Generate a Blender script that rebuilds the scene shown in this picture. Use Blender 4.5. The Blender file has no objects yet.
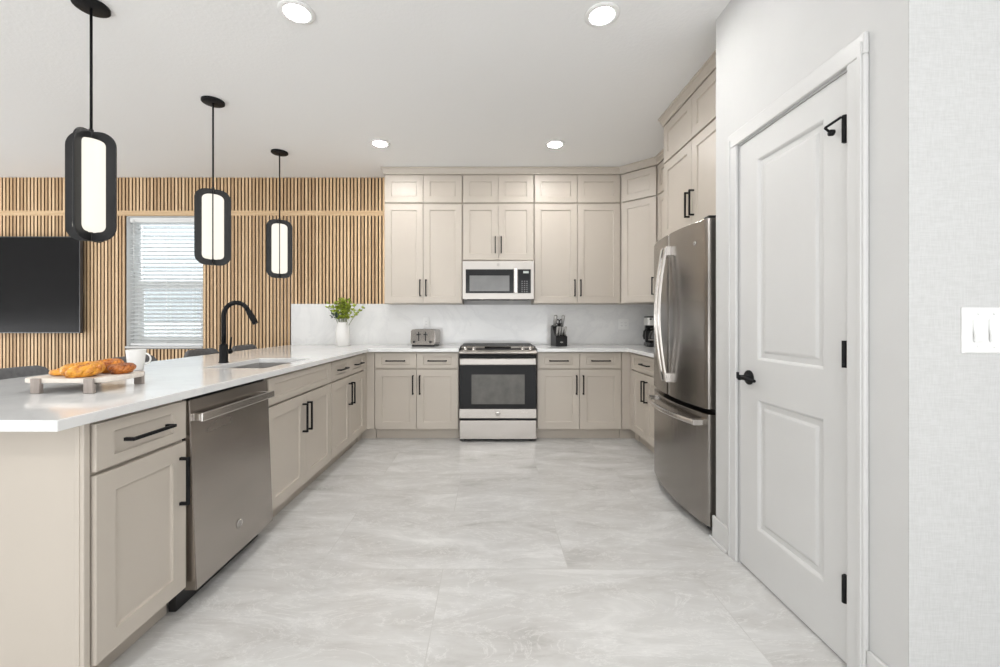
import bpy, bmesh, math, random
from mathutils import Vector, Matrix
random.seed(7)
S = bpy.context.scene
COL = S.collection
PI = math.pi

# ------------------------------------------------------------------ camera, light, exposure
cam_d = bpy.data.cameras.new('camera')
cam = bpy.data.objects.new('camera', cam_d); COL.objects.link(cam)
cam.location = (0, 0, 1.19); cam.rotation_euler = (PI/2, 0, 0)
cam_d.sensor_width = 36; cam_d.lens = 15.0
cam_d.shift_x = 0.009; cam_d.shift_y = -0.013
cam_d.clip_start = 0.02
S.camera = cam
S.view_settings.view_transform = 'Standard'; S.view_settings.look = 'None'
S.view_settings.exposure = 0.83; S.view_settings.gamma = 1.0
S.view_settings.use_curve_mapping = False

W = bpy.data.worlds.new('world'); S.world = W; W.use_nodes = True
W.node_tree.nodes['Background'].inputs[0].default_value = (0.95, 0.975, 1.0, 1)
W.node_tree.nodes['Background'].inputs[1].default_value = 2.3

def area(name, loc, rot, sx, sy, power, col=(1, 1, 1)):
    d = bpy.data.lights.new(name, 'AREA'); d.shape = 'RECTANGLE'; d.size = sx; d.size_y = sy
    d.energy = power; d.color = col
    o = bpy.data.objects.new(name, d); COL.objects.link(o); o.location = loc; o.rotation_euler = rot
    return o
# unseen fill lights added behind the camera and at left to brighten the room
area('fill_behind', (.4, -6.8, 1.5), (math.radians(90), 0, 0), 7.0, 2.4, 76, (.97, 0.985, 1))  # added frontal fill, no window is modelled here
area('fill_upward', (-.6, -3.4, .6), (math.radians(90+80), 0, 0), 6.0, 1.4, 108, (.97, 0.985, 1))  # added fill aimed upward to brighten the ceiling
area('fill_left', (-7.4, 1.2, 1.0), (math.radians(90+58), 0, -PI/2), 5.0, 2.0, 92, (.97, 0.985, 1))  # added side fill tilted upward, the left wall is solid
# assumed further downlights, unseen, added outside the frame for fill
for lx, ly in ((-1.02, -1.1), (.592, -1.1), (-4.6, 1.8), (-6.4, 1.8), (-4.6, -.8)):
    area('downlight', (lx, ly, 2.81), (0, 0, 0), .13, .13, 8, (1, .985, .96))
LAMP = 142.0      # downlight diffuser
PEND = 0.58       # pendant diffuser

# ------------------------------------------------------------------ materials
def new_mat(name):
    m = bpy.data.materials.new(name); m.use_nodes = True
    nt = m.node_tree
    return m, nt, nt.nodes['Principled BSDF']
def N(nt, t, **kw):
    n = nt.nodes.new(t)
    for k, v in kw.items(): setattr(n, k, v)
    return n
def coords(nt, scale=(1, 1, 1), kind='Object'):
    tc = N(nt, 'ShaderNodeTexCoord'); mp = N(nt, 'ShaderNodeMapping')
    mp.inputs['Scale'].default_value = scale
    nt.links.new(tc.outputs[kind], mp.inputs['Vector'])
    return mp.outputs['Vector']
def noise(nt, vec, scale, detail=3, rough=.5, dist=0):
    n = N(nt, 'ShaderNodeTexNoise'); n.inputs['Scale'].default_value = scale
    n.inputs['Detail'].default_value = detail; n.inputs['Roughness'].default_value = rough
    n.inputs['Distortion'].default_value = dist
    nt.links.new(vec, n.inputs['Vector']); return n.outputs['Fac']
def ramp(nt, fac, stops):
    r = N(nt, 'ShaderNodeValToRGB'); e = r.color_ramp.elements
    while len(e) < len(stops): e.new(.5)
    for i, (p, c) in enumerate(stops):
        e[i].position = p; e[i].color = (*c, 1)
    nt.links.new(fac, r.inputs['Fac']); return r.outputs['Color']
def bump(nt, bs, h, strength, dist=.002):
    b = N(nt, 'ShaderNodeBump'); b.inputs['Strength'].default_value = strength; b.inputs['Distance'].default_value = dist
    nt.links.new(h, b.inputs['Height']); nt.links.new(b.outputs['Normal'], bs.inputs['Normal'])
def plain(name, c, rough=.5, metal=0, var=.04, scale=6, spec=.5, bmp=0, bscale=80, stretch=(1, 1, 1)):
    m, nt, b = new_mat(name)
    v = coords(nt, stretch)
    f = noise(nt, v, scale)
    lo = tuple(x*(1-var) for x in c); hi = tuple(min(1, x*(1+var)) for x in c)
    nt.links.new(ramp(nt, f, [(.3, lo), (.7, hi)]), b.inputs['Base Color'])
    b.inputs['Roughness'].default_value = rough; b.inputs['Metallic'].default_value = metal
    b.inputs['Specular IOR Level'].default_value = spec
    if bmp: bump(nt, b, noise(nt, v, bscale, 2), bmp)
    return m
def steel(name, c, rough, stretch, var=.08):
    m, nt, b = new_mat(name)
    v = coords(nt, stretch)
    f = noise(nt, v, 3, 2, .5)
    nt.links.new(ramp(nt, f, [(.3, tuple(x*(1-var) for x in c)), (.7, tuple(x*(1+var) for x in c))]), b.inputs['Base Color'])
    rr = N(nt, 'ShaderNodeMapRange'); rr.inputs['To Min'].default_value = rough-.01; rr.inputs['To Max'].default_value = rough+.01
    nt.links.new(f, rr.inputs['Value']); nt.links.new(rr.outputs['Result'], b.inputs['Roughness'])
    b.inputs['Metallic'].default_value = 1
    return m
def emit(name, c, s):
    m, nt, b = new_mat(name)
    b.inputs['Base Color'].default_value = (.05, .05, .048, 1)
    b.inputs['Emission Color'].default_value = (*c, 1); b.inputs['Emission Strength'].default_value = s
    return m

M = {}
M['cabinet'] = plain('taupe_paint', (.56, .505, .44), .38, var=.015, scale=3, bmp=.03, bscale=200)
M['endpanel'] = plain('taupe_side_paint', (.56, .505, .44), .38, var=.015, scale=3)
M['toe'] = plain('taupe_toe', (.54, .485, .42), .5, var=.02)
M['black'] = plain('matte_black_metal', (.010, .010, .011), .5, var=.1, spec=.15)
M['blackplastic'] = plain('black_plastic', (.016, .016, .017), .3, var=.1)
M['gap'] = plain('dark_recess', (.01, .01, .01), .7)
M['steel'] = steel('brushed_steel', (.46, .43, .40), .27, (1.5, 1.5, 3), .03)
M['steelh'] = steel('brushed_steel_horizontal', (.42, .395, .37), .40, (1, 3, 3), .03)
M['darksteel'] = steel('dark_stainless', (.33, .31, .29), .24, (2, 3, .6), .04)
M['dwsteel'] = steel('dishwasher_stainless', (.46, .425, .395), .27, (.8, 2, 4), .05)
M['chrome'] = steel('satin_chrome', (.70, .67, .64), .22, (4, 4, 4), .02)
M['case'] = plain('fridge_case_grey', (.045, .043, .042), .5)
M['sinksteel'] = steel('sink_steel', (.62, .61, .60), .34, (4, 4, 4), .02)
M['blackglass'] = plain('black_glass', (.010, .010, .011), .08, var=.05, spec=.22)
M['cooktopglass'] = plain('ceramic_cooktop', (.010, .010, .011), .4, var=.05, spec=.1)
M['ovenwindow'] = plain('oven_window_glass', (.10, .095, .085), .12, var=.2, scale=9)
M['mwwindow'] = plain('microwave_window_glass', (.17, .17, .168), .12, var=.1)
M['screen'] = plain('tv_screen', (.010, .010, .011), .22, var=.05, spec=.12)
M['whitepaint'] = plain('white_trim_paint', (.66, .66, .655), .4, var=.01)
M['wall'] = plain('white_wall_paint', (.63, .63, .625), .7, var=.012, bmp=.1, bscale=60)
M['greywall'] = plain('living_room_wall_paint', (.62, .61, .59), .7, var=.012)
M['plate'] = plain('white_plastic', (.86, .86, .85), .3, var=.01)
M['ceramic'] = plain('white_ceramic', (.83, .82, .80), .25, var=.02)
M['blindwhite'] = plain('white_blind', (.84, .85, .85), .45, var=.01)
m, nt, b = new_mat('white_translucent_slats')
tl = N(nt, 'ShaderNodeBsdfTranslucent'); tl.inputs['Color'].default_value = (.86, .88, .88, 1)
b.inputs['Base Color'].default_value = (.86, .87, .87, 1); b.inputs['Roughness'].default_value = .5
ms = N(nt, 'ShaderNodeMixShader'); ms.inputs[0].default_value = .5
nt.links.new(b.outputs[0], ms.inputs[1]); nt.links.new(tl.outputs[0], ms.inputs[2]); nt.links.new(ms.outputs[0], nt.nodes['Material Output'].inputs['Surface'])
M['blindslat'] = m
M['vinyl'] = plain('white_vinyl', (.87, .88, .88), .4, var=.01)
M['upholstery'] = plain('grey_upholstery', (.15, .15, .155), .85, var=.15, scale=60, bmp=.3, bscale=300)
M['blackwood'] = plain('black_stool_wood', (.03, .027, .025), .45)
M['board'] = plain('whitewashed_board', (.76, .70, .63), .5, var=.06, scale=5, stretch=(2, 25, 2))
M['greyfoot'] = plain('greyed_wood', (.36, .31, .28), .6, var=.15, scale=9, stretch=(6, 6, 1))
M['ring'] = plain('lamp_ring_white', (.85, .85, .84), .4)
M['lamp'] = emit('downlight_diffuser', (1, .985, .955), LAMP)
M['pend'] = emit('pendant_diffuser', (1, .945, .83), PEND)
M['fin'] = plain('pendant_black_metal', (.020, .020, .021), .38, var=.1, spec=.3)
M['leaf'] = plain('leaf_green', (.34, .42, .05), .5, var=.5, scale=25)
M['leafblue'] = plain('leaf_grey_green', (.06, .10, .09), .5, var=.4, scale=25)
M['stem'] = plain('plant_stem', (.16, .19, .05), .6)
M['felt'] = plain('black_felt', (.010, .009, .008), .95, var=.2, scale=90)
M['knifesteel'] = plain('knife_handle_steel', (.46, .45, .44), .35, metal=.6)
M['coffeesteel'] = plain('coffee_maker_silver', (.72, .71, .69), .35, metal=.3)
M['emblem'] = plain('emblem_grey', (.30, .29, .28), .3, metal=.8)

# white pantry-side wallpaper: woven linen grain
m, nt, b = new_mat('linen_wallpaper')
v1 = coords(nt, (260, 260, 26)); v2 = coords(nt, (30, 30, 260))
mx = N(nt, 'ShaderNodeMath', operation='ADD')
nt.links.new(noise(nt, v1, 1, 2), mx.inputs[0]); nt.links.new(noise(nt, v2, 1, 2), mx.inputs[1])
hf = N(nt, 'ShaderNodeMath', operation='MULTIPLY'); hf.inputs[1].default_value = .5
nt.links.new(mx.outputs[0], hf.inputs[0])
nt.links.new(ramp(nt, hf.outputs[0], [(.36, (.545, .545, .537)), (.64, (.61, .61, .605))]), b.inputs['Base Color'])
b.inputs['Roughness'].default_value = .75; bump(nt, b, hf.outputs[0], .35, .002); M['wallpaper'] = m

# ceiling: light knock-down texture
m, nt, b = new_mat('ceiling_paint')
v = coords(nt)
b.inputs['Base Color'].default_value = (.885, .885, .88, 1); b.inputs['Roughness'].default_value = .85
bump(nt, b, ramp(nt, noise(nt, v, 45, 3), [(.45, (0, 0, 0)), (.6, (1, 1, 1))]), .12, .003); M['ceiling'] = m

# floor: 120 x 60 polished marble-look tile
m, nt, b = new_mat('marble_tile_floor')
tc = N(nt, 'ShaderNodeTexCoord'); mp = N(nt, 'ShaderNodeMapping')
mp.inputs['Location'].default_value = (.83+.6, -1.39+.605, 0)
nt.links.new(tc.outputs['Object'], mp.inputs['Vector'])
br = N(nt, 'ShaderNodeTexBrick'); br.offset = .5
for k, val in (('Scale', 1), ('Mortar Size', .0022), ('Mortar Smooth', .1), ('Bias', 0), ('Brick Width', 1.2), ('Row Height', .605)):
    br.inputs[k].default_value = val
br.inputs['Color1'].default_value = (0, 0, 0, 1); br.inputs['Color2'].default_value = (1, 1, 1, 1)
nt.links.new(mp.outputs['Vector'], br.inputs['Vector'])
# each tile shifts the vein pattern
sh = N(nt, 'ShaderNodeVectorMath', operation='SCALE'); sh.inputs['Scale'].default_value = 7.0
nt.links.new(br.outputs['Color'], sh.inputs[0])
ad = N(nt, 'ShaderNodeVectorMath', operation='ADD')
nt.links.new(tc.outputs['Object'], ad.inputs[0]); nt.links.new(sh.outputs[0], ad.inputs[1])
rot = N(nt, 'ShaderNodeMapping'); rot.inputs['Rotation'].default_value = (0, 0, .6); rot.inputs['Scale'].default_value = (1.0, 2.6, 1)
nt.links.new(ad.outputs[0], rot.inputs['Vector'])
base = ramp(nt, noise(nt, rot.outputs[0], 1.7, 9, .68, .7), [(.30, (.44, .43, .412)), (.42, (.56, .55, .535)), (.55, (.625, .62, .608)), (.70, (.75, .745, .735))])
vn = N(nt, 'ShaderNodeMath', operation='SUBTRACT'); vn.inputs[1].default_value = .5
nt.links.new(noise(nt, rot.outputs[0], 1.9, 9, .68, 2.2), vn.inputs[0])
va = N(nt, 'ShaderNodeMath', operation='ABSOLUTE'); nt.links.new(vn.outputs[0], va.inputs[0])
veins = ramp(nt, va.outputs[0], [(0, (1, 1, 1)), (.014, (0, 0, 0))])
mix1 = N(nt, 'ShaderNodeMix', data_type='RGBA'); mix1.inputs['B'].default_value = (.86, .855, .84, 1)
vm = N(nt, 'ShaderNodeMath', operation='MULTIPLY'); vm.inputs[1].default_value = .4
nt.links.new(veins, vm.inputs[0]); nt.links.new(vm.outputs[0], mix1.inputs['Factor']); nt.links.new(base, mix1.inputs['A'])
mix2 = N(nt, 'ShaderNodeMix', data_type='RGBA'); mix2.inputs['B'].default_value = (.52, .51, .49, 1)
gm = N(nt, 'ShaderNodeMath', operation='MULTIPLY'); gm.inputs[1].default_value = .6
nt.links.new(br.outputs['Fac'], gm.inputs[0]); nt.links.new(gm.outputs[0], mix2.inputs['Factor']); nt.links.new(mix1.outputs['Result'], mix2.inputs['A'])
nt.links.new(mix2.outputs['Result'], b.inputs['Base Color'])
b.inputs['Roughness'].default_value = .22; b.inputs['Specular IOR Level'].default_value = .45
M['floor'] = m

# white quartz with faint grey veins
def quartz(name, rough):
    m, nt, b = new_mat(name)
    v = coords(nt)
    f = noise(nt, v, 1.6, 7, .6, 1.4)
    nt.links.new(ramp(nt, f, [(.40, (.84, .84, .835)), (.50, (.79, .79, .79)), (.53, (.83, .83, .825)), (.7, (.85, .85, .845))]), b.inputs['Base Color'])
    b.inputs['Roughness'].default_value = rough
    return m
M['quartz'] = quartz('white_quartz', .10)
M['splash'] = quartz('white_quartz_backsplash', .14)

# oak slats: tone per slat from its position, fine grain along z
def oak(name, per_slat):
    m, nt, b = new_mat(name)
    tc = N(nt, 'ShaderNodeTexCoord')
    g = noise(nt, coords(nt, (60, 60, 2.5) if per_slat else (3, 60, 60)), 1.5, 4, .6)
    grain = ramp(nt, g, [(.3, (.62, .42, .235)), (.7, (.78, .57, .35))])
    if per_slat:
        sp = N(nt, 'ShaderNodeSeparateXYZ'); nt.links.new(tc.outputs['Object'], sp.inputs[0])
        dv = N(nt, 'ShaderNodeMath', operation='DIVIDE'); dv.inputs[1].default_value = .04; nt.links.new(sp.outputs[0], dv.inputs[0])
        fl = N(nt, 'ShaderNodeMath', operation='FLOOR'); nt.links.new(dv.outputs[0], fl.inputs[0])
        wn = N(nt, 'ShaderNodeTexWhiteNoise', noise_dimensions='1D'); nt.links.new(fl.outputs[0], wn.inputs['W'])
        tint = ramp(nt, wn.outputs['Value'], [(0, (.74, .68, .64)), (.5, (1.0, .98, .96)), (1, (1.2, 1.22, 1.28))])
        mu = N(nt, 'ShaderNodeMix', data_type='RGBA', blend_type='MULTIPLY'); mu.inputs['Factor'].default_value = 1
        nt.links.new(grain, mu.inputs['A']); nt.links.new(tint, mu.inputs['B'])
        nt.links.new(mu.outputs['Result'], b.inputs['Base Color'])
    else:
        nt.links.new(grain, b.inputs['Base Color'])
    b.inputs['Roughness'].default_value = .55
    return m
M['oak'] = oak('oak_slats', True); M['oakband'] = oak('oak_band', False)

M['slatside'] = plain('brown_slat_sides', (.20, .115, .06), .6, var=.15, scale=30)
# clear pane: see-through with a Fresnel sheen
m, nt, b = new_mat('clear_glass')
out = nt.nodes['Material Output']
tr = N(nt, 'ShaderNodeBsdfTransparent'); gl = N(nt, 'ShaderNodeBsdfGlossy'); gl.inputs['Roughness'].default_value = .02
fr = N(nt, 'ShaderNodeFresnel'); fr.inputs['IOR'].default_value = 1.45
ms = N(nt, 'ShaderNodeMixShader')
nt.links.new(fr.outputs[0], ms.inputs[0]); nt.links.new(tr.outputs[0], ms.inputs[1]); nt.links.new(gl.outputs[0], ms.inputs[2])
nt.links.new(ms.outputs[0], out.inputs['Surface']); tr.inputs[0].default_value = (.95, .97, .97, 1); M['glass'] = m
m, nt, b = new_mat('insect_screen')
out = nt.nodes['Material Output']
tr = N(nt, 'ShaderNodeBsdfTransparent'); df = N(nt, 'ShaderNodeBsdfDiffuse'); df.inputs['Color'].default_value = (.30, .32, .32, 1)
ms = N(nt, 'ShaderNodeMixShader'); ms.inputs[0].default_value = .2
nt.links.new(tr.outputs[0], ms.inputs[1]); nt.links.new(df.outputs[0], ms.inputs[2]); nt.links.new(ms.outputs[0], out.inputs['Surface']); M['mesh'] = m

# pastry: golden crumb browned in patches
def crust(name, lo, hi):
    m, nt, b = new_mat(name)
    v = coords(nt)
    nt.links.new(ramp(nt, noise(nt, v, 38, 4, .6), [(.35, lo), (.62, hi)]), b.inputs['Base Color'])
    b.inputs['Roughness'].default_value = .35; bump(nt, b, noise(nt, v, 140, 3), .4, .003)
    return m
M['golden'] = crust('golden_crust', (.50, .16, .02), (.85, .40, .05))
M['orange'] = crust('orange_crust', (.34, .08, .015), (.75, .28, .035))
M['brown'] = crust('brown_crust', (.18, .045, .015), (.55, .18, .03))

# ------------------------------------------------------------------ mesh helpers
def bx(bm, x0, x1, y0, y1, z0, z1, mi=0, bev=0):
    vs = [bm.verts.new(p) for p in ((x0, y0, z0), (x1, y0, z0), (x1, y1, z0), (x0, y1, z0), (x0, y0, z1), (x1, y0, z1), (x1, y1, z1), (x0, y1, z1))]
    fs = [bm.faces.new([vs[i] for i in q]) for q in ((3, 2, 1, 0), (4, 5, 6, 7), (0, 1, 5, 4), (1, 2, 6, 5), (2, 3, 7, 6), (3, 0, 4, 7))]
    for f in fs: f.material_index = mi
    if bev:
        es = list({e for f in fs for e in f.edges})
        bmesh.ops.bevel(bm, geom=es, offset=bev, segments=2, affect='EDGES', profile=.5)
    return fs
def rings(bm, x0, x1, z0, z1, rl, mi=0, caps=True):
    """nested rectangles facing -Y: rl = [(inset, y), ...] from back to front"""
    prev = None; first = None
    for ins, y in rl:
        ins, iz = ins if isinstance(ins, tuple) else (ins, ins)
        r = [bm.verts.new(p) for p in ((x0+ins, y, z0+iz), (x1-ins, y, z0+iz), (x1-ins, y, z1-iz), (x0+ins, y, z1-iz))]
        if prev:
            for i in range(4):
                f = bm.faces.new((prev[i], prev[(i+1) % 4], r[(i+1) % 4], r[i])); f.material_index = mi
        else: first = r
        prev = r
    if caps:
        bm.faces.new(prev).material_index = mi
        bm.faces.new(first[::-1]).material_index = mi
def frame_of(d):
    d = d.normalized()
    up = Vector((0, 0, 1)) if abs(d.z) < .95 else Vector((1, 0, 0))
    a = d.cross(up).normalized(); return a, a.cross(d).normalized()
def tube(bm, pts, r, seg=12, closed=False, flat=None, mi=0, smooth=True):
    pts = [Vector(p) for p in pts]; n = len(pts)
    rr = r if isinstance(r, (list, tuple)) else [r]*n
    loops = []; a0 = None
    for i, p in enumerate(pts):
        if closed: d = pts[(i+1) % n]-pts[i-1]
        else: d = pts[min(i+1, n-1)]-pts[max(i-1, 0)]
        d.normalize()
        if a0 is None: a, c = frame_of(d)
        else:
            a = a0-d*a0.dot(d)
            if a.length < 1e-6: a, c = frame_of(d)
            a.normalize(); c = d.cross(a)*-1
        a0 = a
        c = a.cross(d)
        loops.append([bm.verts.new(p+(a*math.cos(t)+c*math.sin(t))*rr[i]) for t in [2*PI*k/seg for k in range(seg)]])
    for i in range(n if closed else n-1):
        A = loops[i]; B = loops[(i+1) % n]
        for k in range(seg):
            f = bm.faces.new((A[k], A[(k+1) % seg], B[(k+1) % seg], B[k])); f.smooth = smooth; f.material_index = mi
    if not closed:
        bm.faces.new(loops[0][::-1]).material_index = mi; bm.faces.new(loops[-1]).material_index = mi
def lathe(bm, prof, c=(0, 0, 0), seg=32, mi=0, axis='z', smooth=True):
    """prof: [(r, h)]; closed to the axis when r = 0"""
    c = Vector(c); loops = []
    for r, h in prof:
        L = []
        for k in range(1 if r == 0 else seg):
            t = 2*PI*k/seg; u, w = r*math.cos(t), r*math.sin(t)
            p = {'z': (u, w, h), 'y': (u, h, w), 'x': (h, u, w)}[axis]
            L.append(bm.verts.new(c+Vector(p)))
        loops.append(L)
    for A, B in zip(loops, loops[1:]):
        for k in range(seg):
            a = [A[k % len(A)], A[(k+1) % len(A)]]; b2 = [B[(k+1) % len(B)], B[k % len(B)]]
            vs = []
            for v in a+b2:
                if v not in vs: vs.append(v)
            if len(vs) >= 3:
                f = bm.faces.new(vs); f.smooth = smooth; f.material_index = mi
def prism(bm, poly, z0, z1, mi=0):
    A = [bm.verts.new((x, y, z0)) for x, y in poly]; B = [bm.verts.new((x, y, z1)) for x, y in poly]
    n = len(poly)
    for i in range(n): bm.faces.new((A[i], A[(i+1) % n], B[(i+1) % n], B[i])).material_index = mi
    bm.faces.new(A[::-1]).material_index = mi; bm.faces.new(B).material_index = mi
def grid_prism(bm, xs, ys, solid, z0, z1):
    V = {}
    def v(i, j, k):
        if (i, j, k) not in V: V[(i, j, k)] = bm.verts.new((xs[i], ys[j], (z0, z1)[k]))
        return V[(i, j, k)]
    ok = lambda i, j: 0 <= i < len(xs)-1 and 0 <= j < len(ys)-1 and solid((xs[i]+xs[i+1])/2, (ys[j]+ys[j+1])/2)
    for i in range(len(xs)-1):
        for j in range(len(ys)-1):
            if not ok(i, j): continue
            bm.faces.new((v(i, j, 1), v(i+1, j, 1), v(i+1, j+1, 1), v(i, j+1, 1)))
            bm.faces.new((v(i, j+1, 0), v(i+1, j+1, 0), v(i+1, j, 0), v(i, j, 0)))
            for (di, dj, a, c) in ((0, -1, (i, j), (i+1, j)), (1, 0, (i+1, j), (i+1, j+1)), (0, 1, (i+1, j+1), (i, j+1)), (-1, 0, (i, j+1), (i, j))):
                if not ok(i+di, j+dj): bm.faces.new((v(*a, 0), v(*c, 0), v(*c, 1), v(*a, 1)))
def rrect(w, h, r, seg=6, cx=0, cy=0):
    P = []
    for (sx, sy, a0) in ((1, 1, 0), (-1, 1, 90), (-1, -1, 180), (1, -1, 270)):
        for k in range(seg+1):
            a = math.radians(a0+90*k/seg)
            P.append((cx+sx*(w/2-r)+r*math.cos(a), cy+sy*(h/2-r)+r*math.sin(a)))
    return P
def obj(name, bm, mats, parent=None, bevel=0, smooth=False, xf=None):
    if xf is not None: bmesh.ops.transform(bm, matrix=xf, verts=bm.verts)
    bmesh.ops.recalc_face_normals(bm, faces=bm.faces)
    me = bpy.data.meshes.new(name); bm.to_mesh(me); bm.free()
    for mm in (mats if isinstance(mats, (list, tuple)) else [mats]): me.materials.append(M[mm] if isinstance(mm, str) else mm)
    if smooth:
        for p in me.polygons: p.use_smooth = True
    o = bpy.data.objects.new(name, me); COL.objects.link(o)
    if parent: o.parent = parent
    if bevel:
        md = o.modifiers.new('bevel', 'BEVEL'); md.width = bevel; md.segments = 2; md.limit_method = 'ANGLE'; md.angle_limit = math.radians(40)
    return o
def B(): return bmesh.new()
def tag(o, label, cat, group=None):
    o['label'] = label; o['category'] = cat
    if group: o['group'] = group
    return o
def thing(name, label, cat, loc=(0, 0, 0), rz=0, group=None):
    o = bpy.data.objects.new(name, None); COL.objects.link(o)
    o.location = loc; o.rotation_euler = (0, 0, rz); o.empty_display_size = .1
    return tag(o, label, cat, group)
def struct(name, bm, mats, parent=None, bevel=0):
    o = obj(name, bm, mats, parent, bevel); o['kind'] = 'structure'; return o
def box_obj(name, b, mat, parent=None, bev=0):
    bm = B(); bx(bm, *b, bev=bev); return obj(name, bm, mat, parent)
def dup(root, loc, rz, label, group=None):
    r = root.copy(); COL.objects.link(r); r.location = loc; r.rotation_euler = (0, 0, rz); r['label'] = label
    if group: r['group'] = group
    for ch in list(root.children):
        c = ch.copy(); COL.objects.link(c); c.parent = r
        for g in ch.children:
            d = g.copy(); COL.objects.link(d); d.parent = c
    return r
def text_bm(body, size, depth=.0006):
    cu = bpy.data.curves.new('lettering', 'FONT'); cu.body = body; cu.size = size; cu.extrude = depth; cu.align_x = 'CENTER'; cu.align_y = 'CENTER'; cu.shear = .25
    o = bpy.data.objects.new('lettering', cu); COL.objects.link(o)
    dg = bpy.context.evaluated_depsgraph_get()
    me = bpy.data.meshes.new_from_object(o.evaluated_get(dg))
    bm = B(); bm.from_mesh(me)
    bpy.data.objects.remove(o); bpy.data.curves.remove(cu); bpy.data.meshes.remove(me)
    bmesh.ops.transform(bm, matrix=Matrix.Rotation(PI/2, 4, 'X'), verts=bm.verts)     # faces -Y
    return bm
def emblem(parent, x, y, z, r, disc='emblem', letter='chrome', xf=None):
    """round monogram badge facing -Y"""
    bm = B(); lathe(bm, [(0, 0), (r, 0), (r, -.0015), (r*.9, -.0025), (0, -.0025)], (x, y, z), 24, axis='y')
    e = obj('emblem', bm, disc, parent, xf=xf)
    bm = text_bm('GE', r*1.05)
    bmesh.ops.translate(bm, vec=(x, y-.0032, z), verts=bm.verts)
    bm2 = B(); t = [(x+r*.84*math.cos(a), y-.003, z+r*.84*math.sin(a)) for a in [2*PI*k/24 for k in range(24)]]
    tube(bm, t, r*.06, 6, True)
    bm2.free()
    obj('monogram', bm, letter, e, xf=xf)

# ------------------------------------------------------------------ room shell
H = 2.82; YB = 4.77; XR = 2.015; XP = 1.22; YW = 1.216; YE = 2.26; XL = -7.6
bm = B(); bx(bm, XL-.15, 4.2, -7.1, YB+.15, -.1, 0); struct('floor', bm, 'floor')
bm = B(); bx(bm, XL-.15, 4.2, -7.1, YB+.15, H, H+.1); struct('ceiling', bm, 'ceiling')
WX0, WX1, WZ0, WZ1 = -4.153, -3.284, .875, 2.375
bm = B()
bx(bm, XL, WX0, YB, YB+.15, 0, H); bx(bm, WX1, XR+.12, YB, YB+.15, 0, H)
bx(bm, WX0, WX1, YB, YB+.15, 0, WZ0); bx(bm, WX0, WX1, YB, YB+.15, WZ1, H)
struct('wall_back', bm, 'wall')
bm = B(); bx(bm, XR, XR+.12, YE, YB, 0, H); struct('wall_right', bm, 'wall')
bm = B(); bx(bm, XL-.12, XL, -7.1, YB+.15, 0, H); struct('wall_left', bm, 'greywall')
bm = B(); bx(bm, XL-.12, 4.2, -7.1, -7.0, 0, H); struct('wall_behind', bm, 'wall')
bm = B(); bx(bm, 4.1, 4.2, -7.0, YW, 0, H); struct('wall_side', bm, 'wall')
DY0, DY1, DZ = 1.42, 2.043, 2.045
bm = B()
bx(bm, XP, XP+.11, YW+.003, DY0-.018, 0, H); bx(bm, XP, XP+.11, DY1+.018, YE, 0, H); bx(bm, XP, XP+.11, DY0-.018, DY1+.018, DZ+.018, H)
struct('wall_pantry', bm, 'wall')
bm = B(); bx(bm, XP+.1105, XR+.12, YE-.11, YE-.03, 0, H); struct('wall_alcove', bm, 'wall')
bm = B(); bx(bm, XP, 4.2, YW, YW+.003, 0, H); bx(bm, XP+.1105, 4.2, YW+.003, YW+.11, 0, H); struct('wall_front', bm, 'wallpaper')

# slat cladding on the back wall
def slats(name, z0, z1, x0, x1, cut):
    bm = B(); n0 = math.floor(x0/.04)+1; n1 = math.floor((x1-.03)/.04)
    for k in range(n0, n1+1):
        xa, xb = k*.04+.006, k*.04+.031
        for (a, c) in cut(xa, xb, z0, z1):
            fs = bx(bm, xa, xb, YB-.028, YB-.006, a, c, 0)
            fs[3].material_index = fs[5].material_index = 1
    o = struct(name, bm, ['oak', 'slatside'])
    bm = B(); xs = sorted({x0, x1, WX0, WX1, -2.272}); 
    for a, c in zip(xs, xs[1:]):
        for (p, q) in cut(a+.001, c-.001, z0, z1): bx(bm, a, c, YB-.006, YB-.0005, p, q)
    obj('felt_backing', bm, 'felt', o)
def cut_low(xa, xb, z0, z1):
    if xb > WX0-.004 and xa < WX1+.004: return [(z0, WZ0-.012)]
    if xb > -2.272: return [(1.381, z1)]
    return [(z0, z1)]
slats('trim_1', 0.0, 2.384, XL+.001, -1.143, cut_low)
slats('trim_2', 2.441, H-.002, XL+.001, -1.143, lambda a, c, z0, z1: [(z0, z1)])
bm = B(); bx(bm, XL+.001, -1.146, YB-.030, YB-.0005, 2.3845, 2.4405, bev=.001); struct('trim_3', bm, 'oakband')

# window
bm = B()
for (a, c, z0, z1) in ((WX0+.003, WX0+.055, WZ0+.024, WZ1-.003), (WX1-.055, WX1-.003, WZ0+.024, WZ1-.003), (WX0+.055, WX1-.055, WZ0+.024, WZ0+.085), (WX0+.055, WX1-.055, WZ1-.06, WZ1-.003), (WX0+.055, WX1-.055, 1.60, 1.65)):
    bx(bm, a, c, YB+.075, YB+.135, z0, z1, bev=.004)
win = struct('window_1', bm, 'vinyl')
bm = B()
for (a, c, z0, z1) in ((WX0+.056, WX0+.095, WZ0+.086, 1.599), (WX1-.095, WX1-.056, WZ0+.086, 1.599), (WX0+.095, WX1-.095, WZ0+.086, WZ0+.125), (WX0+.095, WX1-.095, 1.56, 1.599)):
    bx(bm, a, c, YB+.085, YB+.115, z0, z1, bev=.003)
obj('lower_sash', bm, 'vinyl', win)
box_obj('window_pane', (WX0+.096, WX1-.096, YB+.098, YB+.102, WZ0+.126, 1.559), 'glass', win)
box_obj('window_pane', (WX0+.056, WX1-.056, YB+.108, YB+.112, 1.651, WZ1-.061), 'glass', win)
box_obj('insect_screen', (WX0+.056, WX1-.056, YB+.122, YB+.124, WZ0+.086, 1.599), 'mesh', win)
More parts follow.
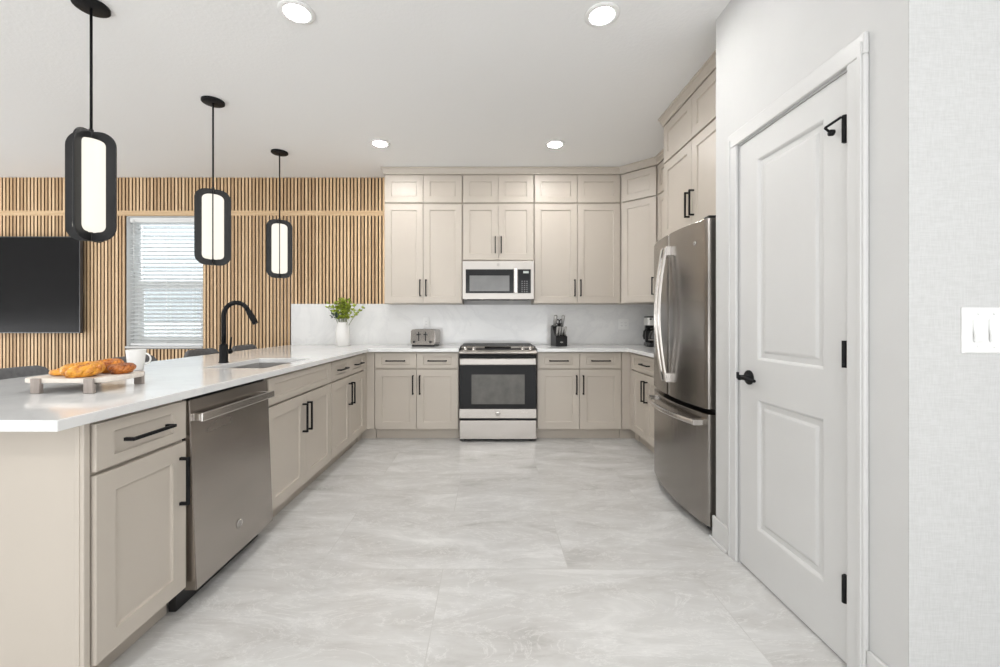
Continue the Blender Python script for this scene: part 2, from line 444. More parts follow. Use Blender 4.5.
bm = B(); bx(bm, WX0+.0005, WX0+.0025, YB-.02, YB+.074, WZ0+.0225, WZ1-.003); bx(bm, WX1-.0025, WX1-.0005, YB-.02, YB+.074, WZ0+.0225, WZ1-.003); bx(bm, WX0+.0025, WX1-.0025, YB-.02, YB+.074, WZ1-.0028, WZ1-.0005); obj('jamb_liner', bm, 'vinyl', win)
box_obj('window_sill', (WX0-.0, WX1+.0, YB-.045, YB+.074, WZ0+.001, WZ0+.022), 'whitepaint', win, .003)
nb = B(); bx(nb, -10, -1.5, 8.0, 8.3, -3.0, 4.4)
for k in range(37): bx(nb, -10, -1.5, 7.985, 8.0, -3.0+k*.2, -3.0+k*.2+.17)
tag(obj('neighbouring_house', nb, plain('pale_blue_grey_siding', (.44, .465, .48), .7, var=.02)), 'pale blue-grey house wall seen through the window blind', 'house')
# blind
bl = thing('window_blind', 'white horizontal slatted blind hanging in the window beside the television', 'blind', ((WX0+WX1)/2, YB+.032, WZ0+.024))
hw = (WX1-WX0)/2-.012; Zt = WZ1-WZ0-.03
box_obj('headrail', (-hw, hw, -.03, .03, Zt-.055, Zt), 'blindwhite', bl, .003)
bm = B(); n = 31
for k in range(n):
    z = .05+(Zt-.12)*k/(n-1)
    t = math.radians(27); c, s_ = math.cos(t)*.025, math.sin(t)*.025
    vs = [bm.verts.new((x, y, zz)) for x, y, zz in ((-hw, -c, z-s_), (hw, -c, z-s_), (hw, 0, z+.004), (-hw, 0, z+.004), (-hw, c, z+s_), (hw, c, z+s_))]
    bm.faces.new(vs[:4]); bm.faces.new((vs[3], vs[2], vs[5], vs[4]))
o = obj('slats', bm, 'blindslat', bl)
box_obj('bottom_rail', (-hw, hw, -.025, .025, .006, .03), 'blindwhite', bl, .003)
bm = B()
for x in (-hw+.12, 0, hw-.12):
    for y in (-.029, .029): bx(bm, x-.0015, x+.0015, y-.0008, y+.0008, .02, Zt-.05)
obj('ladder_cord', bm, 'blindwhite', bl)
bm = B(); tube(bm, [(-hw+.06, -.04, Zt-.03), (-hw+.06, -.042, Zt-.6)], .005, 8); obj('tilt_wand', bm, 'vinyl', bl)

# pantry door (in the wall facing -X) : local x runs towards the camera
def RX(x, y, z): return Matrix.Translation((x, y, z)) @ Matrix.Rotation(-PI/2, 4, 'Z')
dw = DY1-DY0
bm = B()
# slab with two moulded panels: stiles and rails as ring cut-outs
px0, px1 = DY1-1.911, DY1-1.529
za, zb, zc, zd = .229, .828, 1.009, 1.93
def slab_panel(bm, x0, x1, z0, z1):
    rings(bm, x0, x1, z0, z1, [(0, 0), (.006, .003), (.012, .011), (.034, .011), (.044, .005), (.05, .004)], caps=False)
    i = .05; bm.faces.new([bm.verts.new(p) for p in ((x0+i, .004, z0+i), (x1-i, .004, z0+i), (x1-i, .004, z1-i), (x0+i, .004, z1-i))])
xs = [.002, px0, px1, dw-.002]; zs = [.012, za, zb, zc, zd, DZ-.003]
for i in range(3):
    for j in range(5):
        if i == 1 and j in (1, 3): slab_panel(bm, xs[1], xs[2], zs[j], zs[j+1]); continue
        bm.faces.new([bm.verts.new(p) for p in ((xs[i], 0, zs[j]), (xs[i+1], 0, zs[j]), (xs[i+1], 0, zs[j+1]), (xs[i], 0, zs[j+1]))])
x0, x1, z0, z1 = xs[0], xs[3], zs[0], zs[5]
A = [bm.verts.new(p) for p in ((x0, 0, z0), (x1, 0, z0), (x1, 0, z1), (x0, 0, z1))]; Bk = [bm.verts.new((v.co.x, .035, v.co.z)) for v in A]
for i in range(4): bm.faces.new((A[i], A[(i+1) % 4], Bk[(i+1) % 4], Bk[i]))
bm.faces.new(Bk[::-1]); bmesh.ops.remove_doubles(bm, verts=bm.verts, dist=1e-5)
door = struct('door_1', bm, 'whitepaint')
door.matrix_world = RX(XP+.001, DY1, 0)
def hinge(z):
    bm = B(); lathe(bm, [(0, -.046), (.0075, -.046), (.0075, .046), (0, .046)], (dw-.004, -.0135, z), 12); bx(bm, dw-.016, dw-.003, -.008, -.0005, z-.045, z+.045)
    return obj('hinge', bm, 'black', door)
hinge(.272); hinge(1.075)
h3 = hinge(1.845)
bm = B()   # hinge-pin door stop: arm reaching out with a rubber bumper
tube(bm, [(dw-.004, -.012, 1.885), (dw-.006, -.024, 1.885), (dw-.035, -.055, 1.862)], .0045, 8)
tube(bm, [(dw-.035, -.055, 1.862), (dw-.045, -.030, 1.852)], .004, 8); lathe(bm, [(0, -.008), (.011, -.006), (.011, .006), (0, .008)], (dw-.045, -.024, 1.85), 12, axis='y')
obj('door_stop', bm, 'black', h3)
bm = B(); hx, hz = .063, .915+.002; hz = 1.19-57/212
lathe(bm, [(0, -.0005), (.034, -.0005), (.034, -.006), (.030, -.010), (.013, -.011), (.012, -.036), (.013, -.052), (.010, -.055), (0, -.055)], (hx+.012, 0, hz), 24, axis='y')
tube(bm, [(hx+.012, -.045, hz), (hx+.05, -.046, hz+.001), (hx+.118, -.044, hz-.003)], [.010, .009, .007], 10)
bx(bm, hx+.006, hx+.018, -.060, -.051, hz-.004, hz+.026, bev=.002)
obj('door_handle', bm, 'black', door)
# jamb + casing
bm = B()
bx(bm, XP+.001, XP+.109, DY0-.0175, DY0-.0015, 0, DZ+.017); bx(bm, XP+.001, XP+.109, DY1+.0015, DY1+.0175, 0, DZ+.017); bx(bm, XP+.001, XP+.109, DY0-.0015, DY1+.0015, DZ+.0015, DZ+.017)
struct('trim_4', bm, 'whitepaint')
bm = B(); cw = .07
rlc = lambda: None
def casing(bm, y0, y1, z0, z1):
    bx(bm, XP-.017, XP-.0005, y0, y1, z0, z1, bev=.005)
casing(bm, DY0-.008-cw, DY0-.008, 0, DZ+.008); casing(bm, DY1+.008, DY1+.008+cw, 0, DZ+.008); casing(bm, DY0-.008-cw, DY1+.008+cw, DZ+.008, DZ+.008+cw)
for (y0, y1) in ((DY0-.008-cw+.01, DY0-.008-.045), (DY1+.008+.045, DY1+.008+cw-.01)): bx(bm, XP-.021, XP-.016, y0, y1, .0, DZ+.05, bev=.002)
struct('trim_5', bm, 'whitepaint')
def baseb(name, x0, x1, y0, y1, sx, sy):
    bm = B(); bx(bm, x0, x1, y0, y1, .0, .13, bev=.004); struct(name, bm, 'whitepaint')
baseb('baseboard_pantry', XP-.014, XP-.0005, DY1+.08, YE+.014, 0, 0)
bm = B(); bx(bm, XP-.026, XP-.0145, DY1+.08, YE+.026, 0, .018, bev=.004); struct('trim_6', bm, 'whitepaint')
baseb('baseboard_front', XP-.014, XP-.0005, YW-.014, DY0-.08, 0, 0)
baseb('baseboard_right', XP, 4.2, YW-.014, YW-.0005, 0, 0)

# ------------------------------------------------------------------ cabinets
def pull(parent, x, z, vertical, L=.19, y=-.0225):
    bm = B(); h = L/2; t = .0055
    if vertical:
        bx(bm, x-t, x+t, y-.036, y-.025, z-h, z+h, bev=.0012)
        for s in (-1, 1): bx(bm, x-t, x+t, y-.026, y+.0005, z+s*(h-.006)-t, z+s*(h-.006)+t)
    else:
        bx(bm, x-h, x+h, y-.036, y-.025, z-t, z+t, bev=.0012)
        for s in (-1, 1): bx(bm, x+s*(h-.006)-t, x+s*(h-.006)+t, y-.026, y+.0005, z-t, z+t)
    return obj('handle', bm, 'black', parent)
def front(parent, name, x0, x1, z0, z1, stile):
    rail = stile if name == 'door' else .036
    bm = B()
    rings(bm, x0, x1, z0, z1, [(0, -.001), (0, -.0205), (.0015, -.022), ((stile, rail), -.022), ((stile+.001, rail+.001), -.0155), ((stile+.006, rail+.006), -.0125)])
    return obj(name, bm, 'cabinet', parent)
def cabinet(name, label, loc, rz, w, d, h, fronts, toe=0, group=None, hollow=False):
    """front faces local -Y; x 0..w, body y 0..d, z toe..h; fronts: (kind, x0, x1, z0, z1, pull)"""
    t = thing(name, label, 'cabinet', loc, rz, group)
    bm = B(); e = .0006
    if hollow:
        bx(bm, e, .018, .001, d, toe, h); bx(bm, w-.018, w-e, .001, d, toe, h); bx(bm, .018, w-.018, d-.012, d, toe, h); bx(bm, .018, w-.018, .001, d-.012, toe, toe+.018)
        bx(bm, .018, w-.018, .001, .019, h-.04, h); bx(bm, .018, w-.018, .001, .019, .69, .73); bx(bm, w/2-.02, w/2+.02, .001, .019, toe+.018, .69)
    else: bx(bm, e, w-e, 0.0, d, toe, h)
    obj('body', bm, 'cabinet', t)
    if toe: box_obj('toe_kick', (e, w-e, .062, d-.05, 0, toe-.001), 'toe', t)
    for (kind, x0, x1, z0, z1, p) in fronts:
        f = front(t, 'door' if kind == 'door' else 'drawer' if kind == 'drawer' else 'false_front', x0, x1, z0, z1, .068 if kind == 'door' else .064)
        if p: pull(f, *p)
    return t
G = .007
DB, DT, RB, RT = .112, .703, .716, .866      # base door / drawer heights
def base_fronts(w, nd, ndoor, kind='drawer', hl=True):
    F = []
    def split(n): 
        g = .0018; W_ = w-2*G
        return [(G+W_*i/n+(g if i else 0), G+W_*(i+1)/n-(g if i < n-1 else 0)) for i in range(n)]
    for (a, c) in split(nd): F.append((kind, a, c, RB, RT, ((a+c)/2, (RB+RT)/2, False) if kind == 'drawer' else None))
    ds = split(ndoor)
    for i, (a, c) in enumerate(ds):
        hx = c-.032 if (i == 0) else a+.032
        F.append(('door', a, c, DB, DT, (hx, DT-.15, True)))
    return F
HB = .881; XF = -1.255     # peninsula carcass front
bd = .598
c1 = cabinet('base_cabinet', 'narrow taupe drawer-and-door cabinet at the near end of the peninsula', (XF, 1.294, 0), PI/2, .398, bd, HB, base_fronts(.398, 1, 1), .11, 'peninsula base cabinets')
c2 = cabinet('base_cabinet', 'taupe sink cabinet with a handleless top front between dishwasher and corner', (XF, 2.306, 0), PI/2, .914, bd, HB, base_fronts(.914, 1, 2, 'false'), .11, 'peninsula base cabinets', True)
c3 = cabinet('base_cabinet', 'two-drawer taupe cabinet at the far end of the peninsula by the corner', (XF, 3.222, 0), PI/2, .845, bd, HB, base_fronts(.845, 2, 2), .11, 'peninsula base cabinets')
YF = 4.157
c4 = cabinet('base_cabinet', 'two-drawer taupe base cabinet left of the range under the toaster', (-1.158, YF, 0), 0, .838, bd, HB, base_fronts(.838, 2, 2), .11, 'back wall base cabinets')
c5 = cabinet('base_cabinet', 'two-drawer taupe base cabinet right of the range under the knife block', (.459, YF, 0), 0, .842, bd, HB, base_fronts(.842, 2, 2), .11, 'back wall base cabinets')
XF2 = 1.402
c6 = cabinet('base_cabinet', 'single-drawer taupe base cabinet next to the refrigerator', (XF2, 4.092, 0), -PI/2, .762, bd, HB, base_fronts(.762, 1, 2), .11, 'right wall base cabinet')
for lab, poly, tpoly in (
    ('taupe filler strip in the left inside corner below the countertop', [(XF, 4.0685), (XF+.02, 4.0685), (XF+.02, YF-.012), (-1.1595, YF-.012), (-1.1595, YF+.008), (XF, YF+.008)], [(XF-.062, 4.0685), (XF-.05, 4.0685), (XF-.05, YF+.05), (-1.1595, YF+.05), (-1.1595, YF+.062), (XF-.062, YF+.062)]),
    ('taupe filler strip in the right inside corner below the countertop', [(1.302, YF-.012), (XF2-.02, YF-.012), (XF2-.02, 4.0935), (XF2, 4.0935), (XF2, YF+.008), (1.302, YF+.008)], [(1.302, YF+.05), (XF2+.05, YF+.05), (XF2+.05, 4.0935), (XF2+.062, 4.0935), (XF2+.062, YF+.062), (1.302, YF+.062)])):
    cx, cy = poly[0]
    t = thing('filler_strip', lab, 'filler strip', (cx, cy, 0), 0)
    bm = B(); prism(bm, [(x-cx, y-cy) for x, y in poly], .11, HB); obj('strip', bm, 'cabinet', t)
    bm = B(); prism(bm, [(x-cx, y-cy) for x, y in tpoly], 0, .109); obj('toe_kick', bm, 'toe', t)
# peninsula end panel with corner post
t = thing('end_panel', 'flat taupe end panel closing the near end of the peninsula', 'panel', (-1.56, 1.277, 0))
box_obj('panel', (-.34, .285, 0, .016, 0, HB), 'endpanel', t)
bm = B(); bx(bm, .2855, .316, -.004, .016, 0, HB, bev=.002); bx(bm, .292, .304, -.0065, -.0035, 0, HB, bev=.001); obj('corner_post', bm, 'endpanel', t)

# wall cabinets
def upper(label, loc, rz, w, d, h, n, hz=None, group='wall cabinets', hside=None, g=G):
    F = []; gg = .0018; W_ = w-2*g
    for i in range(n):
        a = g+W_*i/n+(gg if i else 0); c = g+W_*(i+1)/n-(gg if i < n-1 else 0)
        hx = c-.03 if i == 0 else a+.03
        F.append(('door', a, c, .006, h-.006, (hx, .165, True, .178) if hz else None))
    return cabinet('wall_cabinet', label, loc, rz, w, d, h, F, 0, group)
YU = 4.465; DU = YB-YU-.001; ZU, ZM, ZT = 1.372, 2.44, 2.745
gt, gl_ = 'short cabinets under the ceiling', 'tall wall cabinets'
for (lab, x, w) in (('left of the microwave', -1.141, .836), ('above the microwave', -.304, .762), ('right of the microwave', .459, .925)):
    upper('short handleless taupe cabinet under the ceiling, '+lab, (x, YU, ZM+.001), 0, w, DU, ZT-ZM-.001, 2, None, gt)
upper('tall two-door taupe wall cabinet left of the microwave', (-1.141, YU, ZU), 0, .836, DU, ZM-ZU, 2, .10, gl_)
upper('two-door taupe wall cabinet directly above the microwave', (-.304, YU, 1.83), 0, .762, DU, ZM-1.83, 2, .115, gl_)
upper('tall two-door taupe wall cabinet right of the microwave above the knife block', (.459, YU, ZU), 0, .925, DU, ZM-ZU, 2, .10, gl_)
# diagonal corner pair
def diagonal(label, z0, z1, hz):
    P = [(XR-.001, YB-.001), (1.385, YB-.001), (1.385, YU), (1.685, 4.165), (XR-.001, 4.165)]
    cx, cy = P[2]
    t = thing('wall_cabinet', label, 'cabinet', (cx, cy, z0), -PI/4, 'diagonal corner wall cabinets')
    R = Matrix.Rotation(PI/4, 4, 'Z')
    bm = B(); prism(bm, [tuple((R @ Vector((x-cx, y-cy, 0)))[:2]) for x, y in P], 0, z1-z0); obj('body', bm, 'cabinet', t)
    w = math.hypot(.3, .3)
    f = front(t, 'door', .025, w-.025, .006, z1-z0-.006, .068)
    if hz: pull(f, w-.055, .165, True, .178)
diagonal('tall single-door diagonal taupe wall cabinet in the right corner', ZU, ZM, .11)
diagonal('short diagonal taupe cabinet under the ceiling in the right corner', ZM+.001, ZT, None)
upper('tall taupe wall cabinet half hidden between diagonal corner and refrigerator', (1.685, 4.163, ZU), -PI/2, .815, XR-1.685-.001, ZM-ZU, 2, .10, gl_)
upper('short taupe cabinet under the ceiling between diagonal corner and refrigerator', (1.685, 4.163, ZM+.001), -PI/2, .815, XR-1.685-.001, ZT-ZM-.001, 2, None, gt)
upper('deep two-door taupe cabinet with black pulls directly above the refrigerator', (1.405, 3.345, 1.83), -PI/2, .945, XR-1.405-.001, ZM-1.83, 2, .125, 'cabinets above the refrigerator')
upper('short handleless taupe cabinet topmost above the refrigerator', (1.405, 3.345, ZM+.001), -PI/2, .945, XR-1.405-.001, ZT-ZM-.001, 2, None, 'cabinets above the refrigerator')
# crown moulding swept along the cabinet tops
def sweep(bm, path, prof):
    n = len(path); P = [Vector((x, y)) for x, y in path]; loops = []
    for i in range(n):
        ds = []
        if i > 0: ds.append((P[i]-P[i-1]).normalized())
        if i < n-1: ds.append((P[i+1]-P[i]).normalized())
        ns = [Vector((d.y, -d.x)) for d in ds]
        nv = ns[0] if len(ns) == 1 else (ns[0]+ns[1])/(1+ns[0].dot(ns[1]))
        loops.append([bm.verts.new((P[i].x+nv.x*o_, P[i].y+nv.y*o_, z)) for o_, z in prof])
    m_ = len(prof)
    for A, C in zip(loops, loops[1:]):
        for k in range(m_): bm.faces.new((A[k], A[(k+1) % m_], C[(k+1) % m_], C[k]))
    bm.faces.new(loops[0]); bm.faces.new(loops[-1][::-1])
bm = B()
sweep(bm, [(-1.142, YB-.03), (-1.142, YU-.023), (1.372, YU-.023), (1.662, 4.152), (1.662, 3.347), (1.382, 3.347), (1.382, 2.40)],
      [(-.03, 2.7465), (.004, 2.7465), (.005, 2.760), (.012, 2.772), (.02, 2.800), (.030, 2.806), (.030, 2.8185), (-.03, 2.8185)])
tag(obj('crown_moulding', bm, 'cabinet'), 'taupe crown moulding running along the cabinet tops at the ceiling', 'moulding')

# ------------------------------------------------------------------ countertops, backsplash
CZ0, CZ1 = .8815, .914
SX0, SX1, SY0, SY1 = -1.69, -1.31, 2.41, 3.035
bm = B()
grid_prism(bm, [-2.29, SX0, SX1, -1.20, -.3165], [1.152, SY0, SY1, 4.085, YB-.0325],
           lambda x, y: (x < -1.20 or y > 4.085) and not (SX0 < x < SX1 and SY0 < y < SY1), CZ0, CZ1)
tag(obj('countertop', bm, 'quartz', bevel=.003), 'long white quartz countertop of the peninsula with the undermount sink', 'countertop')
bm = B(); grid_prism(bm, [.453, 1.345, XR-.0145], [3.315, 4.085, YB-.0325], lambda x, y: x > 1.345 or y > 4.085, CZ0, CZ1)
tag(obj('countertop', bm, 'quartz', bevel=.003), 'short white quartz countertop under the knife block and coffee maker', 'countertop')
bm = B(); bx(bm, -2.272, -1.143, YB-.032, YB-.0005, .882, 1.379); bx(bm, -1.143, -.3135, YB-.032, YB-.0005, .882, 1.3715); bx(bm, .4505, XR-.0005, YB-.032, YB-.0005, .882, 1.3715); bx(bm, -.3135, .4505, YB-.032, YB-.0005, .9325, 1.3715); bx(bm, XR-.014, XR-.0005, 3.315, YB-.0325, .882, 1.3715)
tag(obj('backsplash', bm, 'splash'), 'white veined quartz backsplash along the back wall behind the counters', 'backsplash')

# sink
t = thing('sink', 'rectangular stainless undermount sink set into the peninsula countertop', 'sink', ((SX0+SX1)/2, (SY0+SY1)/2, CZ0-.22))
bm = B(); w2, d2 = (SX1-SX0)/2, (SY1-SY0)/2
for s in ([(-w2-.012, -w2, -d2-.012, d2+.012), (w2, w2+.012, -d2-.012, d2+.012), (-w2, w2, -d2-.012, -d2), (-w2, w2, d2, d2+.012)]): bx(bm, *s, 0, .2195)
bx(bm, -w2, w2, -d2, d2, 0, .012); obj('basin', bm, 'sinksteel', t)
bm = B(); lathe(bm, [(0, .0165), (.03, .0165), (.045, .0145), (.045, .0125), (0, .0125)], (0, .1, 0)); obj('drain', bm, 'chrome', t)
# faucet
t = thing('faucet', 'tall matte black gooseneck faucet standing behind the sink', 'faucet', (-1.745, 2.72, CZ1))
bm = B(); lathe(bm, [(0, .0005), (.029, .0005), (.029, .006), (.026, .010), (.025, .115), (.018, .122), (0, .122)]); obj('base', bm, 'black', t)
R_ = .083; top = .392-R_
pts = [(0, 0, .118), (0, 0, .2)]+[(R_-R_*math.cos(a), 0, top+R_*math.sin(a)) for a in [math.radians(k*12) for k in range(0, 14)]]
bm = B(); tube(bm, pts, .0145, 14); obj('spout', bm, 'black', t)
p1, p0 = Vector(pts[-1]), Vector(pts[-2]); d = (p1-p0).normalized()
bm = B(); tube(bm, [p1, p1+d*.012, p1+d*.02, p1+d*.085, p1+d*.10], [.0145, .0165, .018, .019, .016], 14); obj('spray_head', bm, 'black', t)
bm = B(); lathe(bm, [(0, .022), (.014, .022), (.014, .055), (.016, .058), (.016, .074), (0, .078)], (0, 0, .07), 16, axis='y'); tube(bm, [(0, .066, .075), (.002, .07, .12), (.002, .075, .165)], [.007, .0065, .006], 10); obj('lever', bm, 'black', t)

# ------------------------------------------------------------------ dishwasher
t = thing('dishwasher', 'stainless steel dishwasher with bar handle built into the peninsula', 'dishwasher', (XF, 1.695, 0), PI/2)
w = .607
box_obj('tub', (.004, w-.004, .0, .56, .112, .874), 'gap', t)
bm = B(); x0, x1 = .008, w-.002; zb, zt = .086, .862; yb, yt = -.052, -.022
def slant(bm, x0, x1, zb, zt, yb, yt, back, mi=0):
    vs = [bm.verts.new(p) for p in ((x0, yb, zb), (x1, yb, zb), (x1, yt, zt), (x0, yt, zt), (x0, back, zb), (x1, back, zb), (x1, back, zt), (x0, back, zt))]
    fs = [bm.faces.new([vs[i] for i in q]) for q in ((0, 1, 2, 3), (5, 4, 7, 6), (0, 4, 5, 1), (1, 5, 6, 2), (2, 6, 7, 3), (3, 7, 4, 0))]
    bmesh.ops.bevel(bm, geom=list({e for f in fs for e in f.edges}), offset=.0025, segments=2, affect='EDGES')
slant(bm, x0, x1, zb, zt, yb, yt, -.001)
dd = obj('door', bm, 'dwsteel', t)
bm = B(); bx(bm, .02, w-.014, -.068, -.056, .772, .808, bev=.004)
for x in (.034, w-.028): bx(bm, x-.012, x+.012, -.058, -.0245, .775, .805, bev=.003)
obj('handle', bm, 'chrome', dd)
emblem(dd, .305, -.0478, .216, .022)
box_obj('toe_panel', (.004, w-.004, .03, .06, .002, .108), 'blackplastic', t)

# ------------------------------------------------------------------ range
RXc = .0675; t = thing('range', 'stainless slide-in electric range with black glass oven door', 'range', (RXc, 4.078, 0))
hw = .377
box_obj('body', (-hw, hw, .03, .66, .012, .915), 'gap', t)
bm = B(); bx(bm, -hw, hw, .085, .66, .9155, .931, bev=.003); ck = obj('cooktop', bm, 'cooktopglass', t)
for (x, y, r) in ((-.19, .22, .11), (.19, .22, .09), (-.19, .50, .08), (.19, .50, .11)):
    bm = B(); tube(bm, [(x+r*math.cos(a), y+r*math.sin(a), .9312) for a in [2*PI*k/40 for k in range(40)]], .0008, 6, True)
    obj('burner_ring', bm, 'emblem', ck)
bm = B()    # sloped control panel
vs = [[bm.verts.new((x, y, z)) for y, z in ((.0, .862), (-.004, .872), (.002, .885), (.082, .933), (.0845, .933), (.0845, .862))] for x in (-hw-.002, hw+.002)]
# taper the upper corners inward
for L, s in ((vs[0], 1), (vs[1], -1)):
    for i in (3, 4): L[i].co.x += s*.022
n = 6
for i in range(n): bm.faces.new((vs[0][i], vs[0][(i+1) % n], vs[1][(i+1) % n], vs[1][i]))
bm.faces.new(vs[0]); bm.faces.new(vs[1][::-1]); cp = obj('control_panel', bm, 'steelh', t)
nrm = Vector((0, -.048, .08)).normalized(); RK = Vector((0, 0, 1)).rotation_difference(nrm).to_matrix().to_4x4()
for x in (-.318, -.236, .246, .322):
    bm = B(); lathe(bm, [(0, .0), (.021, .0), (.021, .006), (.017, .009), (.016, .026), (.013, .029), (0, .029)], seg=20); bx(bm, -.003, .003, -.015, .015, .028, .031, bev=.001)
    obj('knob', bm, 'chrome', cp, xf=Matrix.Translation((x, .036, .9055)) @ RK)
bm = B(); bx(bm, -.13, .13, -.05, .0, 0, .002); obj('display', bm, 'blackglass', cp, xf=Matrix.Translation((.0, .05, .9145)) @ RK @ Matrix.Translation((0, .028, 0)))
bm = B(); bx(bm, -hw+.001, hw-.001, -.004, .028, .235, .845, bev=.003); od = obj('oven_door', bm, 'blackglass', t)
bm = B(); bx(bm, -hw+.001, hw-.001, -.007, -.0045, .235, .325, bev=.001); dt_ = obj('door_trim', bm, 'steel', od)
emblem(dt_, 0, -.0072, .28, .024, 'steel', 'emblem')
bm = B(); bx(bm, -.258, .262, -.0048, -.0042, .372, .662); obj('door_window', bm, 'ovenwindow', od)
bm = B(); bx(bm, -hw+.004, hw-.004, -.055, -.036, .758, .822, bev=.008)
for s in (-1, 1): bx(bm, s*(hw-.035)-.018, s*(hw-.035)+.018, -.037, -.0045, .772, .808, bev=.003)
obj('door_handle', bm, 'steelh', od)
bm = B(); bx(bm, -hw+.001, hw-.001, -.004, .028, .03, .212, bev=.003); obj('drawer', bm, 'steel', t)
for x in (-.33, .33):
    for y in (.07, .6):
        bm = B(); lathe(bm, [(0, .0), (.018, .0), (.018, .011), (0, .011)], (x, y, .0005), 12); obj('foot', bm, 'blackplastic', t)

# ------------------------------------------------------------------ microwave
t = thing('microwave', 'stainless over-the-range microwave with black glass door above the range', 'microwave', (.077, 4.372, 1.412))
hw = .377; hh = .404
box_obj('body', (-hw, hw, .02, .395, .006, hh), 'steel', t)
bm = B(); bx(bm, -hw, hw, .0, .0195, .0, hh, bev=.004); fp = obj('front_panel', bm, 'steelh', t)
def mpx(px): return (px-491)/95.3-.077
def mz(py): return (320.5-py)/95.3+1.19-1.412
mwd = box_obj('door', (mpx(465.7), mpx(513.6), -.006, -.0005, mz(293.2), mz(269.3)), 'blackglass', t, .002)
box_obj('door_window', (mpx(469.6), mpx(509.4), -.0068, -.0062, mz(291.2), mz(275.6)), 'mwwindow', mwd)
bm = B(); bx(bm, mpx(514), mpx(517.2), -.04, -.022, mz(293), mz(269.6), bev=.005)
for z in (.09, .31): bx(bm, mpx(514.3), mpx(516.9), -.024, -.0005, z-.012, z+.012)
obj('handle', bm, 'chrome', mwd)
kp = box_obj('control_panel', (mpx(517.8), mpx(530.8), -.006, -.0005, mz(293.2), mz(269.3)), 'blackglass', t, .002)
box_obj('display', (mpx(523.2), mpx(528.6), -.007, -.0062, mz(273.3), mz(271.2)), plain('display_grey', (.55, .58, .56), .3), kp)
bm = B(); 
for i in range(3):
    for j in range(6): bx(bm, mpx(521.4)+i*.026, mpx(521.4)+i*.026+.013, -.0068, -.0062, .075+j*.022, .083+j*.022)
obj('keypad', bm, plain('keypad_print', (.22, .22, .22), .5), kp)
emblem(fp, mpx(498.2), -.0003, mz(264.5), .014, 'steelh', 'emblem')
bm = B(); bx(bm, -.16, .12, .03, .14, -.006, .005); bx(bm, -.33, -.2, .05, .25, -.003, .005); bx(bm, .17, .33, .05, .25, -.003, .005); obj('vent_grille', bm, 'blackplastic', t)

# ------------------------------------------------------------------ refrigerator
TH = -PI/2-math.radians(3.2)
FRX, FRY = 1.216, 2.735
t = thing('refrigerator', 'dark stainless french-door refrigerator with bottom freezer drawer', 'refrigerator', (FRX, FRY, 0), TH)
hw = .445
box_obj('case', (-hw+.006, hw-.006, .075, .68, .03, 1.742), 'case', t)
def bulge(x): return -.052*(1-(x/hw)**2)
def curved(bm, x0, x1, z0, z1, back=.066, n=18, mi=0, edge=.012):
    xs = [x0+(x1-x0)*i/n for i in range(n+1)]
    F = [(x, bulge(x)) for x in xs]
    F = [(x0, back), (x0, F[0][1]+edge)]+[(x0+edge*.35, F[0][1]+edge*.3)]+F[1:-1]+[(x1-edge*.35, F[-1][1]+edge*.3)]+[(x1, F[-1][1]+edge), (x1, back)]
    prism(bm, F, z0, z1, mi)
def soft(bm):
    for f in bm.faces: f.smooth = abs(f.normal.z) < .5
for (a, c) in ((-hw, -.0025), (.0025, hw)):
    bm = B(); curved(bm, a, c, .70, 1.755); obj_ = obj('door', bm, 'darksteel', t, bevel=.003)
    left = a < 0
    s = -1 if left else 1
    bm = B(); hxx = s*.033
    zz0, zz1 = .80, 1.66
    pts = [(hxx, bulge(hxx)-.028-.045*math.sin(PI*k/20), zz0+(zz1-zz0)*k/20) for k in range(21)]
    L = []
    for (x, y, z) in pts: L.append([bm.verts.new((x+dx, y+dy, z)) for dx, dy in ((-.013, .007), (-.013, -.004), (-.006, -.009), (.006, -.009), (.013, -.004), (.013, .007))])
    for A, C in zip(L, L[1:]):
        for k in range(6): bm.faces.new((A[k], A[(k+1) % 6], C[(k+1) % 6], C[k]))
    bm.faces.new(L[0][::-1]); bm.faces.new(L[-1])
    for z in (zz0+.02, zz1-.02): bx(bm, hxx-.013, hxx+.013, bulge(hxx)-.032, bulge(hxx)+.002, z-.03, z+.03, bev=.003)
    obj('handle', bm, 'chrome', obj_)
    bm = B(); e_ = .0015
    if not left:
        bm.free()
        bm = B(); lathe(bm, [(0, 0), (.014, 0), (.014, -.0015), (0, -.002)], (0, 0, 0), 20, axis='y')
        xe = .335; yy = bulge(xe)-.0006; ang = math.atan2(-2*-.052*xe/hw**2, 1)
        X = Matrix.Translation((xe, yy, 1.635)) @ Matrix.Rotation(ang, 4, 'Z')
        e = obj('emblem', bm, 'chrome', obj_, xf=X)
        bm = text_bm('GE', .015); obj('monogram', bm, 'emblem', e, xf=X @ Matrix.Translation((0, -.0024, 0)))
    else: bm.free()
bm = B(); curved(bm, -hw, hw, .055, .672); fd = obj('freezer_drawer', bm, 'darksteel', t, bevel=.003)
bm = B(); L = []
for k in range(25):
    x = -.40+.80*k/24; y = bulge(x)-.046-.02*math.sin(PI*k/24); z = .618
    L.append([bm.verts.new((x, y+dy, z+dz)) for dy, dz in ((.007, -.014), (-.004, -.014), (-.009, -.007), (-.009, .007), (-.004, .014), (.007, .014))])
for A, C in zip(L, L[1:]):
    for k in range(6): bm.faces.new((A[k], A[(k+1) % 6], C[(k+1) % 6], C[k]))
bm.faces.new(L[0][::-1]); bm.faces.new(L[-1])
for x in (-.385, .385): bx(bm, x-.02, x+.02, bulge(x)-.05, bulge(x)+.008, .602, .634, bev=.003)
obj('handle', bm, 'chrome', fd)
for q in (hw-.0435, -hw+.0435): box_obj('hinge_cover', (q-.0315, q+.0315, .01, .10, 1.7565, 1.772), 'blackplastic', t, .003)
